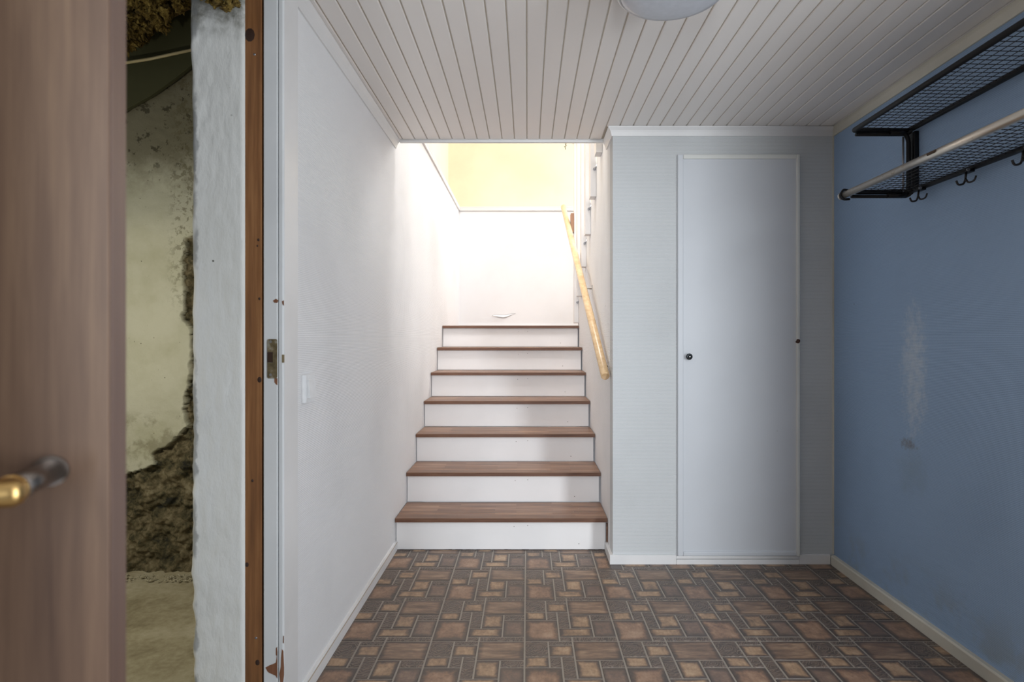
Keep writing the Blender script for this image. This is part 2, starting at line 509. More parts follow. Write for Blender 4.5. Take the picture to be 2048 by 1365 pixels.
def tile_mat(name, kind):
    t = NT(name); g = t.gen(); v = t.obj()
    info = t.n('ShaderNodeObjectInfo').outputs['Random']
    s = t.n('ShaderNodeSeparateXYZ', ins={0: g})
    ax = t.math('ABSOLUTE', t.math('SUBTRACT', s.outputs[0], .5)); ay = t.math('ABSOLUTE', t.math('SUBTRACT', s.outputs[1], .5))
    edge = t.math('MAXIMUM', ax, ay)
    vv = t.n('ShaderNodeVectorMath', operation='ADD', ins={0: v, 1: t.n('ShaderNodeCombineXYZ', ins={0: t.math('MULTIPLY', info, 3.0), 1: t.math('MULTIPLY', info, 1.3)}).outputs[0]}).outputs[0]
    if kind in ('tan', 'red', 'dim'):
        n1 = t.noise(vv, 16, 6, .65); n2 = t.noise(vv, 95, 6, .75, (1, .55, 1)); n3 = t.noise(vv, 7, 3, .5)
        f = t.math('ADD', t.math('MULTIPLY', t.thr(edge, .53, .27), .68), t.math('MULTIPLY', t.math('SUBTRACT', n1, .5), 1.25))
        f = t.math('ADD', f, t.math('MULTIPLY', t.math('SUBTRACT', n2, .5), .75))
        f = t.math('ADD', f, t.math('MULTIPLY', t.math('SUBTRACT', n3, .5), .5))
        tan = {'tan': ((.21, .135, .088), (.37, .235, .140), (.54, .38, .24)), 'red': ((.19, .115, .078), (.31, .185, .118), (.45, .30, .20)),
               'dim': ((.14, .098, .078), (.20, .13, .096), (.31, .215, .15))}[kind]
        c = t.ramp(f, [(.0, (.075, .056, .047)), (.22, (.105, .074, .058)), (.45, tan[0]), (.68, tan[1]), (1.0, tan[2])])
        return t.out(c, t.n('ShaderNodeMapRange', ins={0: n1, 3: .30, 4: .46}).outputs[0], t.bump(t.math('ADD', n2, n1), .5, .002))
    if kind == 'plank':
        n1 = t.noise(vv, 20, 5, .6, (.35, 1.6, 1)); n2 = t.noise(vv, 90, 5, .7, (.4, 1.5, 1))
        f = t.math('ADD', t.math('MULTIPLY', t.thr(edge, .5, .36), .5), t.math('MULTIPLY', t.math('SUBTRACT', n1, .42), 1.7))
        f = t.math('ADD', f, t.math('MULTIPLY', t.math('SUBTRACT', n2, .5), .6))
        c = t.ramp(f, [(.05, (.075, .056, .047)), (.35, (.13, .082, .058)), (.68, (.25, .158, .104)), (1.0, (.43, .29, .185))])
        return t.out(c, .36, t.bump(n2, .5, .002))
    # embossed ornament
    wv = t.n('ShaderNodeTexWave', wave_type='RINGS', rings_direction='Z', ins={'Vector': v, 'Scale': 30.0, 'Distortion': 9.0, 'Detail': 1.0, 'Detail Scale': 1.6}).outputs['Fac']
    n1 = t.noise(vv, 30, 4)
    line = t.thr(wv, .62, .88)
    c = t.ramp(n1, [(.35, (.075, .058, .049)), (.65, (.125, .088, .070))])
    c = t.mix(t.math('MULTIPLY', line, .55), c, (.27, .205, .155))
    return t.out(c, .38, t.bump(wv, .5, .0015))


TM = {k: tile_mat('floor_tile_' + k, k) for k in ('tan', 'red', 'dim', 'plank', 'ornament')}
LAY = [  # u0,u1,v0,v1,kind
    (0, .25, .687, 1, 'ornament'), (.25, .51, .92, 1, 'ornament'), (.25, .51, .687, .92, 'tan'), (.51, 1, .618, 1, 'plank'),
    (0, .25, .4855, .687, 'tan'), (.25, .375, .4855, .687, 'ornament'), (.375, .51, .288, .687, 'ornament'),
    (0, .375, 0, .4855, 'red'), (.51, .755, .288, .618, 'tan'), (.755, 1, .4855, .618, 'ornament'),
    (.755, 1, .095, .4855, 'dim'), (.375, .755, .095, .288, 'tan'), (.375, .51, 0, .095, 'ornament'), (.51, 1, 0, .095, 'ornament')]
G = .0031; TH = .0016


def tile_bm(bm, w, d, x=0, y=0):
    c = .0012
    lo = [(-w / 2, -d / 2), (w / 2, -d / 2), (w / 2, d / 2), (-w / 2, d / 2)]
    hi = [(-w / 2 + c, -d / 2 + c), (w / 2 - c, -d / 2 + c), (w / 2 - c, d / 2 - c), (-w / 2 + c, d / 2 - c)]
    a = [bm.verts.new((px + x, py + y, 0)) for px, py in lo]; b = [bm.verts.new((px + x, py + y, TH)) for px, py in hi]
    bm.faces.new(b)
    for i in range(4): bm.faces.new([a[i], a[(i + 1) % 4], b[(i + 1) % 4], b[i]])


cache = {}; singles = []; rest = []
for r in range(-4, 4):
    for k in range(-3, 5):
        for i, (u0, u1, v0, v1, kind) in enumerate(LAY):
            x0 = UX0 + (k + u0) * U + G; x1 = UX0 + (k + u1) * U - G; y0 = UY0 + (r + v0) * U + G; y1 = UY0 + (r + v1) * U - G
            ymax = YC - .002 if x0 > XS - .02 else 3.138
            fx0, fx1, fy0, fy1 = x0, x1, y0, y1
            x0 = max(x0, XL + .001); x1 = min(x1, XR - .001); y1 = min(y1, ymax); y0 = max(y0, .95)
            if x1 > XS - .02 and y1 > YC and x0 < XS:
                if YC - .013 - y0 > .006 and x1 - XS > .006: rest.append((x1 - XS + .0165, YC - .013 - y0, (x1 + XS - .0165) / 2, (YC - .013 + y0) / 2, kind, None))
                x1 = XS - .0165
            if x1 - x0 < .008 or y1 - y0 < .006: continue
            full = abs(x0 - fx0) + abs(x1 - fx1) + abs(y0 - fy0) + abs(y1 - fy1) < 1e-6
            cx, cy = (x0 + x1) / 2, (y0 + y1) / 2
            vis = y1 > 1.93 and abs(x0) < 10 and cx < .83 * cy + .05
            key = (i if full else (i, round(x1 - x0, 4), round(y1 - y0, 4)))
            (singles if vis else rest).append((x1 - x0, y1 - y0, cx, cy, kind, key))
# only the 300 largest in the picture are single parts
singles.sort(key=lambda a: -(a[0] * a[1]) / a[3] ** 3)
rest += singles[300:]; singles = singles[:300]
for w_, d_, cx, cy, kind, key in singles:
    if key not in cache:
        bm = bmesh.new(); tile_bm(bm, w_, d_); me = bpy.data.meshes.new('floor_tile'); bm.to_mesh(me); bm.free()
        me.materials.append(TM[kind]); cache[key] = me
    o = bpy.data.objects.new('floor_tile', cache[key]); C.objects.link(o); o.parent = floor; o.location = (cx, cy, .0001)
me = bpy.data.meshes.new('floor_tile_field'); bm = bmesh.new(); idx = []
for w_, d_, cx, cy, kind, key in rest:
    n0 = len(bm.faces); tile_bm(bm, w_, d_, cx, cy); idx += [['tan', 'red', 'dim', 'plank', 'ornament'].index(kind)] * 5
bm.to_mesh(me); bm.free()
for k in ('tan', 'red', 'dim', 'plank', 'ornament'): me.materials.append(TM[k])
for p, mi in zip(me.polygons, idx): p.material_index = mi
o = bpy.data.objects.new('floor_tile_field', me); C.objects.link(o); o.parent = floor; o.location = (0, 0, .0001); o['kind'] = 'stuff'

# ceiling: backing plate and single boards
ceil = struct(box('ceiling', XL, XR, YF, YC + .0, ZC + .0046, ZC + .10, M['ceil_backing']), 'white panelled board ceiling with tan grooves')
box('ceiling_backing', XL, XS - .002, YC, YCE - .004, ZC + .0046, ZC + .10, M['ceil_backing'], parent=ceil)
PIT = .0643; GX0 = -.6458


def board_mesh(w, L):
    prof = [(-w / 2, .0045), (-w / 2, .0028), (-w / 2 + .0026, 0), (w / 2 - .0026, 0), (w / 2, .0028), (w / 2, .0045)]
    bm = bmesh.new(); add_prism(bm, prof, 0, L, lambda u, v, t: (u, t, v))
    bmesh.ops.recalc_face_normals(bm, faces=bm.faces[:])
    me = bpy.data.meshes.new('ceiling_board'); bm.to_mesh(me); bm.free(); me.materials.append(M['ceil']); return me


bw = PIT - .0045
m_long = board_mesh(bw, YCE - .012 - YF); m_short = board_mesh(bw, YC - .006 - YF)
for k in range(-1, 34):
    x0 = GX0 + k * PIT; x1 = x0 + PIT
    a = max(x0 + .00225, XL + .001); b = min(x1 - .00225, XR - .001)
    if b - a < .006: continue
    longb = b < XS + .001
    me = (m_long if longb else m_short) if abs((b - a) - bw) < 1e-4 else board_mesh(b - a, (YCE - .012 if longb else YC - .006) - YF)
    o = bpy.data.objects.new('ceiling_board', me); C.objects.link(o); o.parent = ceil; o.location = ((a + b) / 2, YF, ZC)

# trims
crown = [(0, 0), (.006, 0), (.008, .006), (.011, .016), (.015, .026), (.021, .034), (.024, .038), (.024, .0435), (0, .0435)]   # (out from wall, up)
zb = ZC - .0445
bm = bmesh.new(); add_prism(bm, crown, YF, YCE, lambda u, v, t: (XL + u, t, zb + v))
struct(bmobj('trim_3', bm, M['white_trim']), 'white crown moulding along the left wall')
bm = bmesh.new()
a = [bm.verts.new((XS - u, YC - u, zb + v)) for u, v in crown]; b = [bm.verts.new((XR - .009, YC - u, zb + v)) for u, v in crown]
n = len(crown)
for i in range(n): bm.faces.new([a[i], a[(i + 1) % n], b[(i + 1) % n], b[i]])
bm.faces.new(b)
struct(bmobj('trim_4', bm, M['white_trim']), 'white crown moulding over the cupboard wall')
bm = bmesh.new()
a = [bm.verts.new((XS - u, YC - u, zb + v)) for u, v in crown]; b = [bm.verts.new((XS - u, YCE + .02, zb + v)) for u, v in crown]
for i in range(n): bm.faces.new([a[i], a[(i + 1) % n], b[(i + 1) % n], b[i]])
bm.faces.new(b)
struct(bmobj('trim_5', bm, M['white_trim']), 'white crown moulding turning into the stairwell')
flatc = [(0, 0), (.007, 0), (.009, .012), (.012, .03), (.012, .044), (0, .044)]
bm = bmesh.new(); add_prism(bm, flatc, YF, YC - .001, lambda u, v, t: (XR - u, t, ZC - .0465 + v))
struct(bmobj('trim_6', bm, M['cream_trim']), 'cream crown moulding along the blue wall')
bm = bmesh.new(); add_box(bm, XL + .024, XS - .024, YCE - .006, YCE + .010, ZC - .014, ZC + .11); add_box(bm, XL + .024, XS - .024, YCE - .009, YCE - .006, ZC - .014, ZC - .004)
struct(bmobj('trim_7', bm, M['white_trim'], bevel=.0015), 'white edge strip where the ceiling ends over the stairs')
# baseboards
bb = [(0, 0), (.010, 0), (.010, .038), (.008, .040), (.010, .043), (.007, .049), (0, .050)]
bm = bmesh.new(); add_prism(bm, bb, 1.78, YN + .018, lambda u, v, t: (XL + u, t, TH + v))
struct(bmobj('baseboard_left', bm, M['white_trim']), 'white baseboard under the left wall')
bbr = [(0, 0), (.020, 0), (.020, .040), (.016, .046), (0, .046)]
bm = bmesh.new(); add_prism(bm, bbr, YF, YC - .013, lambda u, v, t: (XR - u, t, TH + v))
struct(bmobj('baseboard_right', bm, M['cream_trim']), 'cream baseboard under the blue wall')
bm = bmesh.new()
add_box(bm, XS - .016, .722, YC - .012, YC, TH, .047); add_box(bm, 1.318, XR - .021, YC - .012, YC, TH, .049); add_box(bm, .7225, 1.3175, YC - .012, YC, TH, .026)
add_box(bm, XS - .016, XS, YC, YCE - .0, TH, .047)
struct(bmobj('baseboard_cupboard', bm, M['white_trim'], bevel=.002), 'white baseboard below the cupboard door')
box('threshold_strip', .7225, 1.3175, YC - .0105, YC, .0285, .043, M['white_trim'], parent=bpy.data.objects['baseboard_cupboard'], bevel=.002)
bm = bmesh.new(); add_prism(bm, [(.0101, .0375), (.0112, .0385), (.0112, .0405), (.0101, .0415)], 1.78, YN + .018, lambda u, v, t: (XL + u, t, TH + v))
bmobj('caulk_line', bm, plain('tan_caulk_line', (.55, .45, .33), .6), bpy.data.objects['baseboard_left'])
# thin corner bead between cupboard wall and blue wall
wall('trim_8', XR - .006, XR - .0002, YC - .006, YC - .0002, .05, ZC - .047, M['cream_trim'])

# ------------------------------------------------------------------ staircase
st = thing('staircase', ((XL + XS) / 2, YN, TH), 'wooden staircase with brown treads and white risers rising to the landing', 'stairs')
ox, oy, oz = st.location
xa, xb = XL + .004 - ox, XS - .004 - ox
for i in range(1, 8):
    zt = RISE * i - oz; yn = RUN * (i - 1)
    # riser (slightly narrower, with a scuffed gap at the right)
    y0 = yn + .022
    zb0 = RISE * (i - 1) - oz if i > 1 else 0
    bm = bmesh.new(); add_box(bm, 0, (xb - xa) - .006, 0, .016, .0008, (zt - zb0) - .0215)
    bmobj('riser', bm, M['riser'], st, bevel=.003, loc=(xa, y0, zb0))
    depth = RUN + .020 if i < 7 else .12
    t = box('tread', 0, xb - xa, .090, depth, -.021, 0, M['tread'], parent=st, bevel=.0015, loc=(xa, yn, zt))
    nz_ = box('nosing', -.001, xb - xa + .001, .0, .0885, -.0212, -.0002, M['tread'], parent=t, bevel=.002)
    # darker sawn front edge is a facing strip on the nosing's front
    bmf = bmesh.new(); add_box(bmf, 0, xb - xa, -.003, -.0002, -.0205, -.001)
    bmobj('front_edge', bmf, M['tread_edge'], t)
zl = RISE * 7
wall('floor_landing', XL + .002, 1.49, YN + RUN * 6 + .1205, YB - .002, zl - .022, zl - .0005, M['tread'], label='brown wooden stair landing')
wall('baseboard_landing', XL + .002, 1.49, YB - .014, YB - .0015, zl, zl + .03, M['white_trim'])
bm = bmesh.new(); rnd = random.Random(12); n_ = 60; w_all = xb - xa - .006
for k in range(n_):
    h_ = .0022 + .0022 * abs(mnoise.noise(Vector((k * .37, 0, 1)))) ; add_box(bm, xa + w_all * k / n_, xa + w_all * (k + 1) / n_, .0195, .0219, -.0008, h_)
bmobj('dark_seam', bm, plain('dark_seam_tone', (.06, .05, .045), .9), st)  # thin jagged dark line at the foot of the first riser
box('post_foot', xb - .004, xb + .003, .004, .02, .003, RISE - .03, M['tread_edge'], parent=st)

# upper flight on the other side of the wall, climbing back over the cupboard
uf = thing('upper_staircase', (.96, 4.9, zl), 'upper flight of white stairs behind the slatted wall', 'stairs')
for i in range(1, 7):
    yb_ = -.30 * (i - 1)
    box('tread', .509 - .96, 1.498 - .96, yb_ - .33, yb_, RISE * i - .03, RISE * i, M['upstairs_white'], parent=uf)
    box('riser', .509 - .96, 1.498 - .96, yb_ - .02, yb_ - .004, RISE * (i - 1), RISE * i - .031, M['upstairs_white'], parent=uf)

# balustrade slats screwed to the side of the stairwell wall
bl = thing('balustrade', (XS, 4.1, 2.0), 'white slatted balustrade screwed to the stairwell wall at the right', 'railing')
bx_, by_, bz_ = bl.location
slats = [(3.34, 1.03), (3.64, .855), (3.955, .682), (4.26, .505), (4.60, .322), (4.90, .125)]
wm = paint('white_slat_paint', (.82, .80, .79), .45, .55)
for i, (yy, hb) in enumerate(slats):
    z0 = CAMZ + hb; top = z0 + 1.5
    s = box('baluster', -.036, -.0006, 0, .088, 0, top - z0, wm, parent=bl, bevel=.002, loc=(0, yy - by_, z0 - bz_))
    bm = bmesh.new()
    add_tube(bm, [(-.012, -.006, .165), (-.012, .0002, .165)], .009, 10)
    add_tube(bm, [(-.012, -.012, .160), (-.004, -.016, .175), (.003, -.006, .195)], .004, 6)
    bmobj('torn_fixing', bm, M['dull_steel'], s)
# sloping top rail, out of sight upstairs
y0, z0 = slats[0][0], CAMZ + slats[0][1] + 1.5; y1, z1 = slats[-1][0] + .09, CAMZ + slats[-1][1] + 1.5
bm = bmesh.new(); add_prism(bm, [(y0 - by_, z0 - bz_), (y1 - by_, z1 - .02 - bz_), (y1 - by_, z1 + .03 - bz_), (y0 - by_, z0 + .05 - bz_)], -.045, .01, lambda u, v, t: (t, u, v))
bmobj('top_rail', bm, wm, bl)

# ------------------------------------------------------------------ handrail
hr = thing('handrail', (.387, 3.0, .91), 'pale round wooden handrail slanting up beside the stairs', 'handrail')
hx, hy, hz = hr.location


def rail_pt(y): return Vector((.387 - .0315 * (y - 3.0) - hx, y - hy, CAMZ - .190 + .584 * (y - 3.0) - hz))


tube('pole', [rail_pt(3.0), rail_pt(3.004), rail_pt(4.2), rail_pt(5.30), rail_pt(5.304)], [.0195, .022, .022, .022, .0195], M['pole'], hr, 28)
d = (rail_pt(3.1) - rail_pt(3.0)).normalized()
bm = bmesh.new(); add_tube(bm, [rail_pt(3.0) - d * .0012, rail_pt(3.0) + d * .001], .0192, 28); bmobj('end_face', bm, M['pole_end'], hr)
for yy, wx in ((3.08, XS), (3.87, XS), (4.93, .352)):
    p = rail_pt(yy); wxl = wx - hx
    bm = bmesh.new()
    add_tube(bm, bend([(wxl - .0005, p.y, p.z + .0), (p.x, p.y, p.z + .0), (p.x, p.y, p.z - .012)], .012), .0045, 10)
    bmo = bmobj('bracket', bm, M['steel'], hr, smooth=True)
    box('bracket_plate', wxl - .004, wxl - .0004, p.y - .011, p.y + .011, p.z - .022, p.z + .022, M['steel'], parent=bmo, bevel=.001)
box('mounting_block', .3525 - hx, .3775 - hx, 4.905 - hy, 4.985 - hy, 2.04 - .078 - hz, 2.04 + .078 - hz, M['block'], parent=hr, bevel=.002)

# ------------------------------------------------------------------ cupboard door
cdx0, cdx1, cz0, cz1 = .7275, 1.317, .0455, 1.99
cdr = thing('cupboard_door', ((cdx0 + cdx1) / 2, YC, cz0), 'tall narrow white cupboard door with raised edging and a small dark knob', 'door')
qx, qy, qz = cdr.location
box('door_panel', cdx0 + .003 - qx, cdx1 - .003 - qx, -.012, -.0008, .003, cz1 - cz0 - .003, M['door_white'], parent=cdr)
w_ = .0265; hh = cz1 - cz0
lx0, lx1 = cdx0 - qx, cdx1 - qx
lp = M['lip_cream']
box('edging_strip', lx0, lx0 + w_, -.019, -.0006, 0, hh, M['door_white'], parent=cdr, bevel=.003)
box('edging_strip', lx1 - w_ * .55, lx1, -.023, -.0006, 0, hh, lp, parent=cdr, bevel=.003)
box('edging_strip', lx0 + w_ + .0003, lx1 - w_ * .55 - .0003, -.019, -.0006, hh - .021, hh, lp, parent=cdr, bevel=.003)
box('edging_strip', lx0 + w_ + .0003, lx1 - w_ * .55 - .0003, -.019, -.0006, 0, .020, M['door_white'], parent=cdr, bevel=.003)
kx = (1376.5 - VPX) / F * (YC - .015) - qx; kz = CAMZ - (713.5 - VPY) / F * (YC - .015) - qz
bm = bmesh.new(); add_lathe(bm, [(0, .030), (.006, .0305), (.0075, .027), (.010, .027), (.0145, .026), (.0155, .022), (.012, .016), (.008, .012), (.008, 0), (0, 0)], 28, lambda x, y, h: (kx + x, -.013 - h, kz + y))
kn = bmobj('knob', bm, M['knob'], cdr, smooth=True)
bm = bmesh.new(); add_tube(bm, [(kx, -.0435, kz), (kx, -.0448, kz)], .0025, 10); bmobj('knob_screw', bm, M['steel'], kn)
bm = bmesh.new()
add_lathe(bm, [(0, .003), (.006, .0028), (.0095, .0015), (.011, 0)], 9, lambda x, y, h: (lx1 - .011 + x * (1.0 + .4 * math.sin(5 * y * 200)), -.0232 - h, 1.04 + y - .0))
bmobj('chipped_spot', bm, plain('exposed_brown_wood', (.06, .022, .012), .7), cdr)
box('hinge', lx1 + .0005, lx1 + .006, -.008, -.0008, hh - .085, hh - .055, M['dull_steel'], parent=cdr)
box('hinge', lx1 + .0005, lx1 + .006, -.008, -.0008, .10, .13, M['dull_steel'], parent=cdr)

# ------------------------------------------------------------------ ceiling lamp
lp_ = thing('ceiling_lamp', (.392, 1.63, ZC), 'round white flush ceiling lamp, switched off', 'lamp')
bm = bmesh.new(); add_lathe(bm, [(.0, -.0008), (.135, -.0008), (.148, -.012), (.1535, -.05), (.1535, -.078), (.150, -.088), (.146, -.090), (.1415, -.088), (.139, -.06), (0, -.06)], 72)
bmobj('base_ring', bm, plain('white_lamp_ring', (.80, .79, .78), .3), lp_, smooth=True)
bm = bmesh.new(); add_lathe(bm, [(.1405, -.082), (.1405, -.093), (.137, -.099), (.12, -.1035), (.08, -.1075), (.04, -.109), (0, -.1095)], 72)
bmobj('diffuser', bm, plain('opal_lamp_diffuser', (.55, .57, .62), .25), lp_, smooth=True)

# ------------------------------------------------------------------ light switch on left wall
sw = thing('light_switch', (XL, 1.872, .945), 'white rocker light switch on the left wall near the door frame', 'switch')
bm = bmesh.new()
add_prism(bm, [(-.043, 0), (.043, 0), (.043, .006), (.036, .012), (-.036, .012), (-.043, .006)], -.043, .043, lambda u, v, t: (.0005 + v, u, t))
bmobj('plate', bm, M['switch'], sw, bevel=.001)
bm = bmesh.new(); add_prism(bm, [(-.029, .0125), (.029, .0125), (.029, .0165), (0, .019), (-.029, .0225)], -.029, .029, lambda u, v, t: (v, t, u))
bmobj('rocker', bm, M['switch'], sw, bevel=.001)

# ------------------------------------------------------------------ coat rack
cr = thing('coat_rack', (XR, 2.32, 1.66), 'black wire-mesh coat rack with two shelves and a worn metal rod on the blue wall', 'coat rack')
rx, ry, rz_ = cr.location
YE = 2.325; YS = 1.12   # far end and near end
ZA = CAMZ + .800; ZB_ = CAMZ + .563
DA, DB = .235, .262
BL = M['black']


def L(x, y, z): return (x - rx, y - ry, z - rz_)


def shelf_frame(z, dep, rr, rad):
    xw = XR - .022; xo = XR - dep
    pts = [L(xo, YS, z), L(xo, YE, z), L(xw, YE, z), L(xw, YS, z)]
    return bend(pts, rad, 6) + [Vector(L(xo + rad, YS, z)), Vector(L(xo, YS, z))]


up = tube('shelf_frame', shelf_frame(ZA, DA, .009, .012), .0095, BL, cr, 12)
lo = tube('shelf_frame', shelf_frame(ZB_, DB - .012, .009, .04), .0095, BL, cr, 12)


def mesh_shelf(name, z, dep, skew, par, cell=.0268, rise=.0):
    bm = bmesh.new(); xw = XR - .026; xo = XR - dep + .006; r = .0012
    wdt = xw - xo
    y = YS
    while y < YE - .005:
        y1 = y - skew * wdt
        add_tube(bm, [L(xo, y, z + .002), L(xw, max(YS, y + skew * wdt), z + .002)], r, 5); y += cell
    nx = int(wdt / cell)
    for k in range(1, nx + 1):
        x = xo + k * cell
        # crimped long wires: a slight zigzag
        pts = []; y = YS; s = 1
        while y < YE - .003:
            pts.append(L(x + s * skew * .010, y, z)); y += cell; s = -s
        pts.append(L(x, YE - .003, z)); add_tube(bm, pts, r, 5)
    o = bmobj(name, bm, BL, par); o['kind'] = 'stuff'; return o


mesh_shelf('wire_mesh', ZA, DA, .04, up); mesh_shelf('wire_mesh', ZB_, DB - .012, .12, lo)
# end bar below upper shelf and lower shelf, vertical wall struts
for z, dep, par in ((ZA - .017, DA, up), (ZB_ - .018, DB - .01, lo)):
    tube('end_bar', bend([L(XR - dep + .006, YE - .004, z), L(XR - .03, YE - .004, z), L(XR - .022, YE - .03, z + .016)], .02), .0065, BL, par, 10)
for yy in (YE - .010, YS + .20):
    v_ = tube('upright', bend([L(XR - .10, yy, ZA - .012), L(XR - .042, yy, ZA - .014), L(XR - .030, yy, ZA - .04), L(XR - .030, yy, ZB_ + .01), L(XR - .045, yy, ZB_ - .016), L(XR - .11, yy, ZB_ - .016)], .02), .008, BL, cr, 12)
    tube('upright_rod', [L(XR - .050, yy, ZA - .028), L(XR - .050, yy, ZB_ - .002)], .0038, M['dull_steel'], v_, 10)
    box('upright_plate', XR - .018 - rx, XR - .0006 - rx, yy - .018 - ry, yy + .018 - ry, ZB_ + .01 - rz_, ZA - .01 - rz_, BL, parent=v_, bevel=.002)
# chrome rod in front of lower shelf with holders
rodx = XR - .272; rodz = ZB_ - .012
rd = tube('clothes_rod', [L(rodx, YS - .04, rodz), L(rodx, YE + .012, rodz)], .0128, M['rod'], cr, 24)
tube('rod_end_cap', [L(rodx, YE + .0125, rodz), L(rodx, YE + .021, rodz), L(rodx, YE + .025, rodz)], [.0142, .0142, .011], M['steel'], rd, 24)
bm = bmesh.new(); add_tube(bm, [L(rodx - .011, 1.785, rodz + .003), L(rodx - .0115, 1.82, rodz + .003)], .005, 7); bmobj('rust_patch', bm, plain('rust', (.07, .04, .02), .8), rd)
for yy in (YE - .004, YS + .1):
    tube('rod_holder', bend([L(XR - .235, yy, ZB_), L(rodx + .012, yy, ZB_ + .006), L(rodx - .004, yy, ZB_ + .009), L(rodx - .018, yy, rodz - .002), L(rodx - .004, yy, rodz - .018), L(rodx + .02, yy, rodz - .016)], .01), .0045, BL, rd, 8)
for k, yy in enumerate((2.237, 1.995, 1.765, 1.53, 1.30)):
    zh = ZB_ - .012; xh = XR - .040
    bm = bmesh.new()
    add_tube(bm, bend([L(xh, yy, zh + .004), L(xh - .004, yy, zh - .028), L(xh - .010, yy, zh - .042), L(xh - .028, yy, zh - .045), L(xh - .034, yy, zh - .030)], .012), .0034, 8)
    add_tube(bm, bend([L(xh - .004, yy, zh - .022), L(xh - .002, yy - .01, zh - .040), L(xh + .010, yy - .022, zh - .036), L(xh + .014, yy - .024, zh - .020)], .008), .0030, 8)
    hk = bmobj('hook', bm, M['hookmetal'], cr, smooth=True)
    box('hook_clip', xh - .011 - rx, xh + .017 - rx, yy - .016 - ry, yy + .016 - ry, zh - .004 - rz_, zh + .004 - rz_, BL, parent=hk, bevel=.002)
    bm = bmesh.new(); add_tube(bm, [L(xh - .006, yy - .018, zh + .002), L(xh - .006, yy - .014, zh + .002)], .0055, 10); bmobj('hook_rivet', bm, M['dull_steel'], hk)

# ------------------------------------------------------------------ door frame, stud, masonry end at left
YJ = 1.66
df = thing('door_frame', (-.705, YJ, 0), 'chipped white door frame upright with a latch plate on the left', 'door frame')
fx, fy, _ = df.location
jx0 = (527 - VPX) / F * YJ; jx1 = (555.5 - VPX) / F * YJ; jx2 = (567.5 - VPX) / F * (YJ + .004)
bm = bmesh.new(); add_box(bm, jx0 - fx, jx1 - .0012 - fx, 0, .10, 0, 2.30); bmobj('frame_board', bm, M['jamb'], df, bevel=.002)
bm = bmesh.new()
pr = [(jx1 - fx, .006), (jx1 + .002 - fx, .003), (jx2 - .003 - fx, .003), (jx2 - fx, .007), (jx2 - fx, .100), (jx1 - fx, .100)]
add_prism(bm, pr, 0, 2.30, lambda u, v, t: (u, v, t)); bmobj('stop_bead', bm, M['jamb'], df, bevel=.001)
# latch plate
pz = CAMZ + (VPY - 718) / F * YJ
px = (545 - VPX) / F * YJ - fx
bm = bmesh.new()
o_, i_ = (.0135, .054), (.0075, .0145); ic = (-.006, .004)
outer = []
for sx, sz, a0 in ((1, 1, 0), (-1, 1, 90), (-1, -1, 180), (1, -1, 270)):
    for k in range(5):
        a = math.radians(a0 + 90 * k / 4); outer.append((sx * (o_[0] - .005) + .005 * math.cos(a), sz * (o_[1] - .005) + .005 * math.sin(a)))
inner = [(ic[0] + i_[0], ic[1] + i_[1]), (ic[0] - i_[0], ic[1] + i_[1]), (ic[0] - i_[0], ic[1] - i_[1]), (ic[0] + i_[0], ic[1] - i_[1])]
fv = [bm.verts.new((px + x, -.0022, pz + z)) for x, z in outer]; iv = [bm.verts.new((px + x, -.0022, pz + z)) for x, z in inner]
for q in range(4):
    seg_ = fv[q * 5:(q + 1) * 5]
    for a, b in zip(seg_, seg_[1:]): bm.faces.new([a, b, iv[q]])
    bm.faces.new([seg_[-1], fv[(q * 5 + 5) % 20], iv[(q + 1) % 4], iv[q]])
ext = bmesh.ops.extrude_face_region(bm, geom=bm.faces[:])
bmesh.ops.translate(bm, verts=[v for v in ext['geom'] if isinstance(v, bmesh.types.BMVert)], vec=(0, .0019, 0))
sp_ = bmobj('latch_plate', bm, M['plate'], df)
box('latch_hole', px + ic[0] - i_[0] + .0003, px + ic[0] + i_[0] - .0003, -.0010, -.0003, pz + ic[1] - i_[1] + .0003, pz + ic[1] + i_[1] - .0003, plain('dark_latch_hole', (.05, .025, .014), .9), parent=sp_)
for dz in (.047, -.044):
    bm = bmesh.new(); add_tube(bm, [(px - .004, -.0034, pz + dz), (px - .004, -.0023, pz + dz)], .0038, 12); bmobj('screw', bm, M['steel'], sp_)
bz2 = CAMZ + (VPY - 718) / F * (YJ)
box('bead_mortise', jx2 - .0045 - fx, jx2 + .0003 - fx, .0024, .012, bz2 - .011, bz2 + .011, plain('bare_mortise', (.26, .20, .11), .8), parent=df)
# flaked paint baring the wood (shallow proud flakes of bare wood)


def flake(pts, name='bare_patch', yy=-.0007, th=.0005):
    bm = bmesh.new(); v = [bm.verts.new(((x - VPX) / F * YJ - fx, yy, CAMZ + (VPY - z) / F * YJ)) for x, z in pts]
    f = bm.faces.new(v); e = bmesh.ops.extrude_face_region(bm, geom=[f]); bmesh.ops.translate(bm, verts=[q for q in e['geom'] if isinstance(q, bmesh.types.BMVert)], vec=(0, th, 0))
    bmobj(name, bm, M['bare_wood'], df)


flake([(531, 1336), (540, 1331), (546, 1329), (552, 1326), (554, 1312), (555, 1302), (555, 1358), (551, 1352), (544, 1349), (536, 1345)])
flake([(552, 1298), (554.6, 1294), (555, 1313), (552, 1311)])
flake([(549, 757), (555, 757), (555, 771), (552, 769), (549, 765)])
flake([(546, 602), (552, 598), (557, 601), (555, 606), (549, 606)])
flake([(563, 1300), (566, 1304), (567.4, 1336), (567.4, 1352), (565.5, 1368), (560, 1368), (558, 1350), (561, 1335), (561.5, 1318)], yy=.0022)
flake([(566, 1274), (567.4, 1273), (567.2, 1289), (565.6, 1287)], yy=.0022)
flake([(563, 603), (567, 601), (567.4, 612), (564, 608)], yy=.0022)

